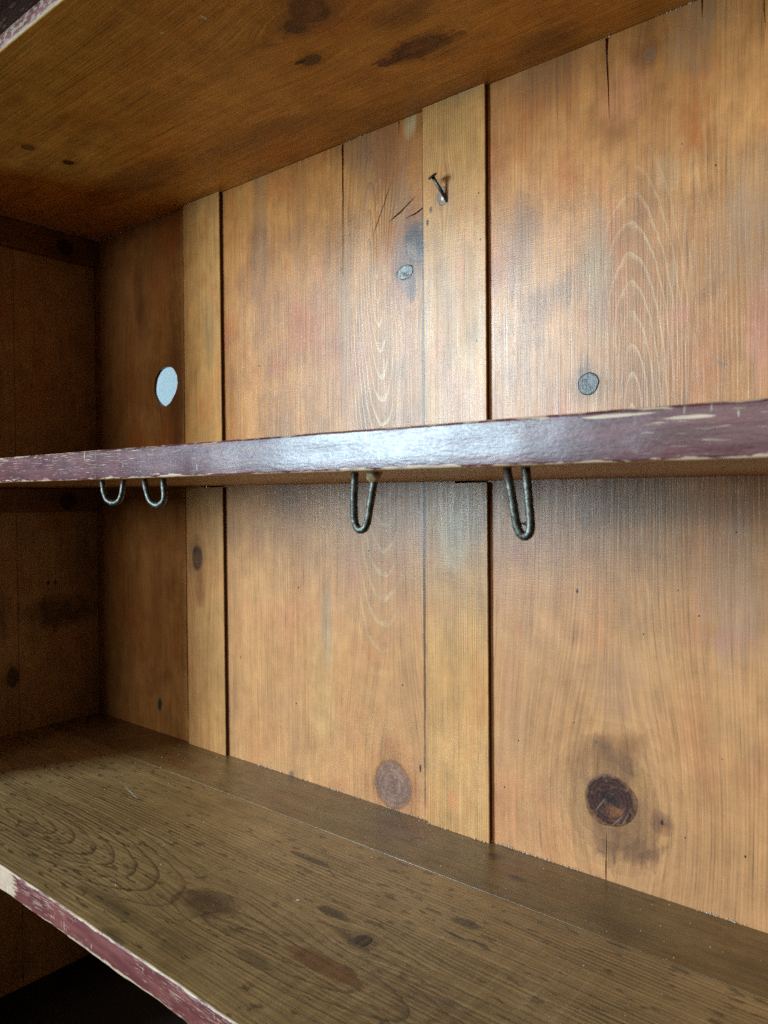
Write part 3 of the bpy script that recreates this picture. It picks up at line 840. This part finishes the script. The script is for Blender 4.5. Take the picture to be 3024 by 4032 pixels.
hook('leftmost of the four wire hooks, short wide U under the middle shelf',
     [H(411, 1880, yh), H(412, 1905, yh), H(416, 1945, yh), H(427, 1971, yh), H(447, 1981, yh), H(467, 1970, yh), H(475, 1940, yh), H(477, 1905, yh), H(477, 1880, yh)], .0018, yh, 1, .004)
hook('second hook from the left, short narrow U with greenish rust, beside the shaded batten',
     [H(577, 1872, yh), H(579, 1900, yh), H(586, 1945, yh), H(598, 1977, yh), H(621, 1990, yh), H(641, 1972, yh), H(642, 1940, yh), H(636, 1905, yh), H(632, 1872, yh)], .0019, yh, 2, .004)
yh3 = -.232
h3 = hook('long wire hook with a dried glue lump on its right leg',
     [H(1404, 1850, yh3), H(1403, 1890, yh3), H(1399, 1950, yh3), H(1398, 2020, yh3), H(1401, 2062, yh3), H(1415, 2086, yh3), H(1436, 2078, yh3), H(1447, 2040, yh3), H(1456, 1970, yh3), H(1466, 1905, yh3), H(1476, 1850, yh3)], .0019, yh3, 3, .003)
h4 = hook('longest wire hook, tilted, with a black dirt clump inside its bend',
     [H(2003, 1830, yh3), H(2005, 1870, yh3), H(2018, 1940, yh3), H(2031, 2030, yh3), H(2040, 2080, yh3), H(2058, 2110, yh3), H(2080, 2104, yh3), H(2087, 2070, yh3), H(2080, 1990, yh3), H(2071, 1910, yh3), H(2063, 1830, yh3)], .0019, yh3, 4, .003)
def lump(name, c, sx, sy, sz, mat, parent, seed, sub=2, amp=.35):
    bm = bmesh.new()
    bmesh.ops.create_icosphere(bm, subdivisions=sub, radius=1.0)
    for v in bm.verts:
        k = 1 + amp * mnoise.noise(v.co * 1.6 + Vector((seed * 3.1, seed, 0)))
        v.co = Vector((v.co.x * sx * k, v.co.y * sy * k, v.co.z * sz * k))
    bmesh.ops.translate(bm, verts=bm.verts, vec=c)
    return link(name, bm, mat, parent, None, True)
g = H(1472, 1878, yh3)
lump('glue_lump', (g[0], yh3, g[1] + .0015), .0042, .0032, .0042, mat_glue, h3, 1, 3)
d = H(2066, 2062, yh3)
lump('dirt_clump', (d[0], yh3 + .001, d[1]), .0022, .0012, .0010, mat_dirt, h4, 2, 2, .6)

# ================================================================== nail in the batten
nb = at(1757, 785, -TB)
nd = Vector((-.0060, -.0100, .0165))
bm = tube([nb - nd * .3, nb + nd * .5, nb + nd], [.0015, .0014, .0014], 12)
nail = link('nail', bm, mat_nail, None, None, True)
tag(nail, 'bent grey nail sticking out of the batten near the top', 'nail')
dirn = nd.normalized()
hd = nb + nd
bm = tube([hd - dirn * .0006, hd, hd + dirn * .0007, hd + dirn * .0013], [.0014, .0038, .0042, .0036], 16)
link('nail_head', bm, mat_nail, nail, None, True)

# dust and crumbs on the lower shelf and along the joints
def dust(name, label, pts, r0_, r1_, seed):
    rnd = random.Random(seed)
    bm = bmesh.new()
    for p in pts:
        r = rnd.uniform(r0_, r1_)
        k = [rnd.uniform(.6, 1.5) for _ in range(3)]
        vs = [bm.verts.new((p[0] + a * r * k[0], p[1] + b * r * k[1], p[2] + c_ * r * k[2])) for a, b, c_ in ((1, 0, 0), (-.5, .87, 0), (-.5, -.87, 0), (0, 0, 1.1), (0, 0, -.6))]
        for i in range(3):
            bm.faces.new((vs[i], vs[(i + 1) % 3], vs[3])); bm.faces.new((vs[(i + 1) % 3], vs[i], vs[4]))
    o = link(name, bm, mat_dust)
    tag(o, label, 'dust', None, 'stuff')
rnd = random.Random(77)
P = []
for i in range(330):
    P.append((rnd.uniform(-.80, -.02), -.004 - abs(rnd.gauss(0, 1)) * .09, .0003))
P = [q for q in P if q[1] > YF + .004]
for i in range(45):
    t = rnd.uniform(-.82, -.05)
    P.append((t, YJF + rnd.gauss(0, .0012), .0003))
dust('dust', 'pale dust and crumbs scattered on the lower shelf', P, .00013, .00034, 5)
P = []
for i in range(420):
    x = rnd.uniform(-.68, -.05)
    if mnoise.noise(Vector((x * 30, 0, 2))) < -.05: continue
    P.append((x, -.0006 - abs(rnd.gauss(0, .0006)), .0006 + abs(rnd.gauss(0, .0005))))
P = [(p[0], p[1] - (TB if -.392 < p[0] < -.327 else 0), p[2]) for p in P]
for i in range(220):
    x = rnd.uniform(-.60, -.12)
    if mnoise.noise(Vector((x * 25, 5, 2))) < .12: continue
    P.append((x, -.0005, ZC - .0005 - abs(rnd.gauss(0, .0004))))
dust('joint_dust', 'pale dust packed along the joints of the back boards', P, .0002, .0006, 6)
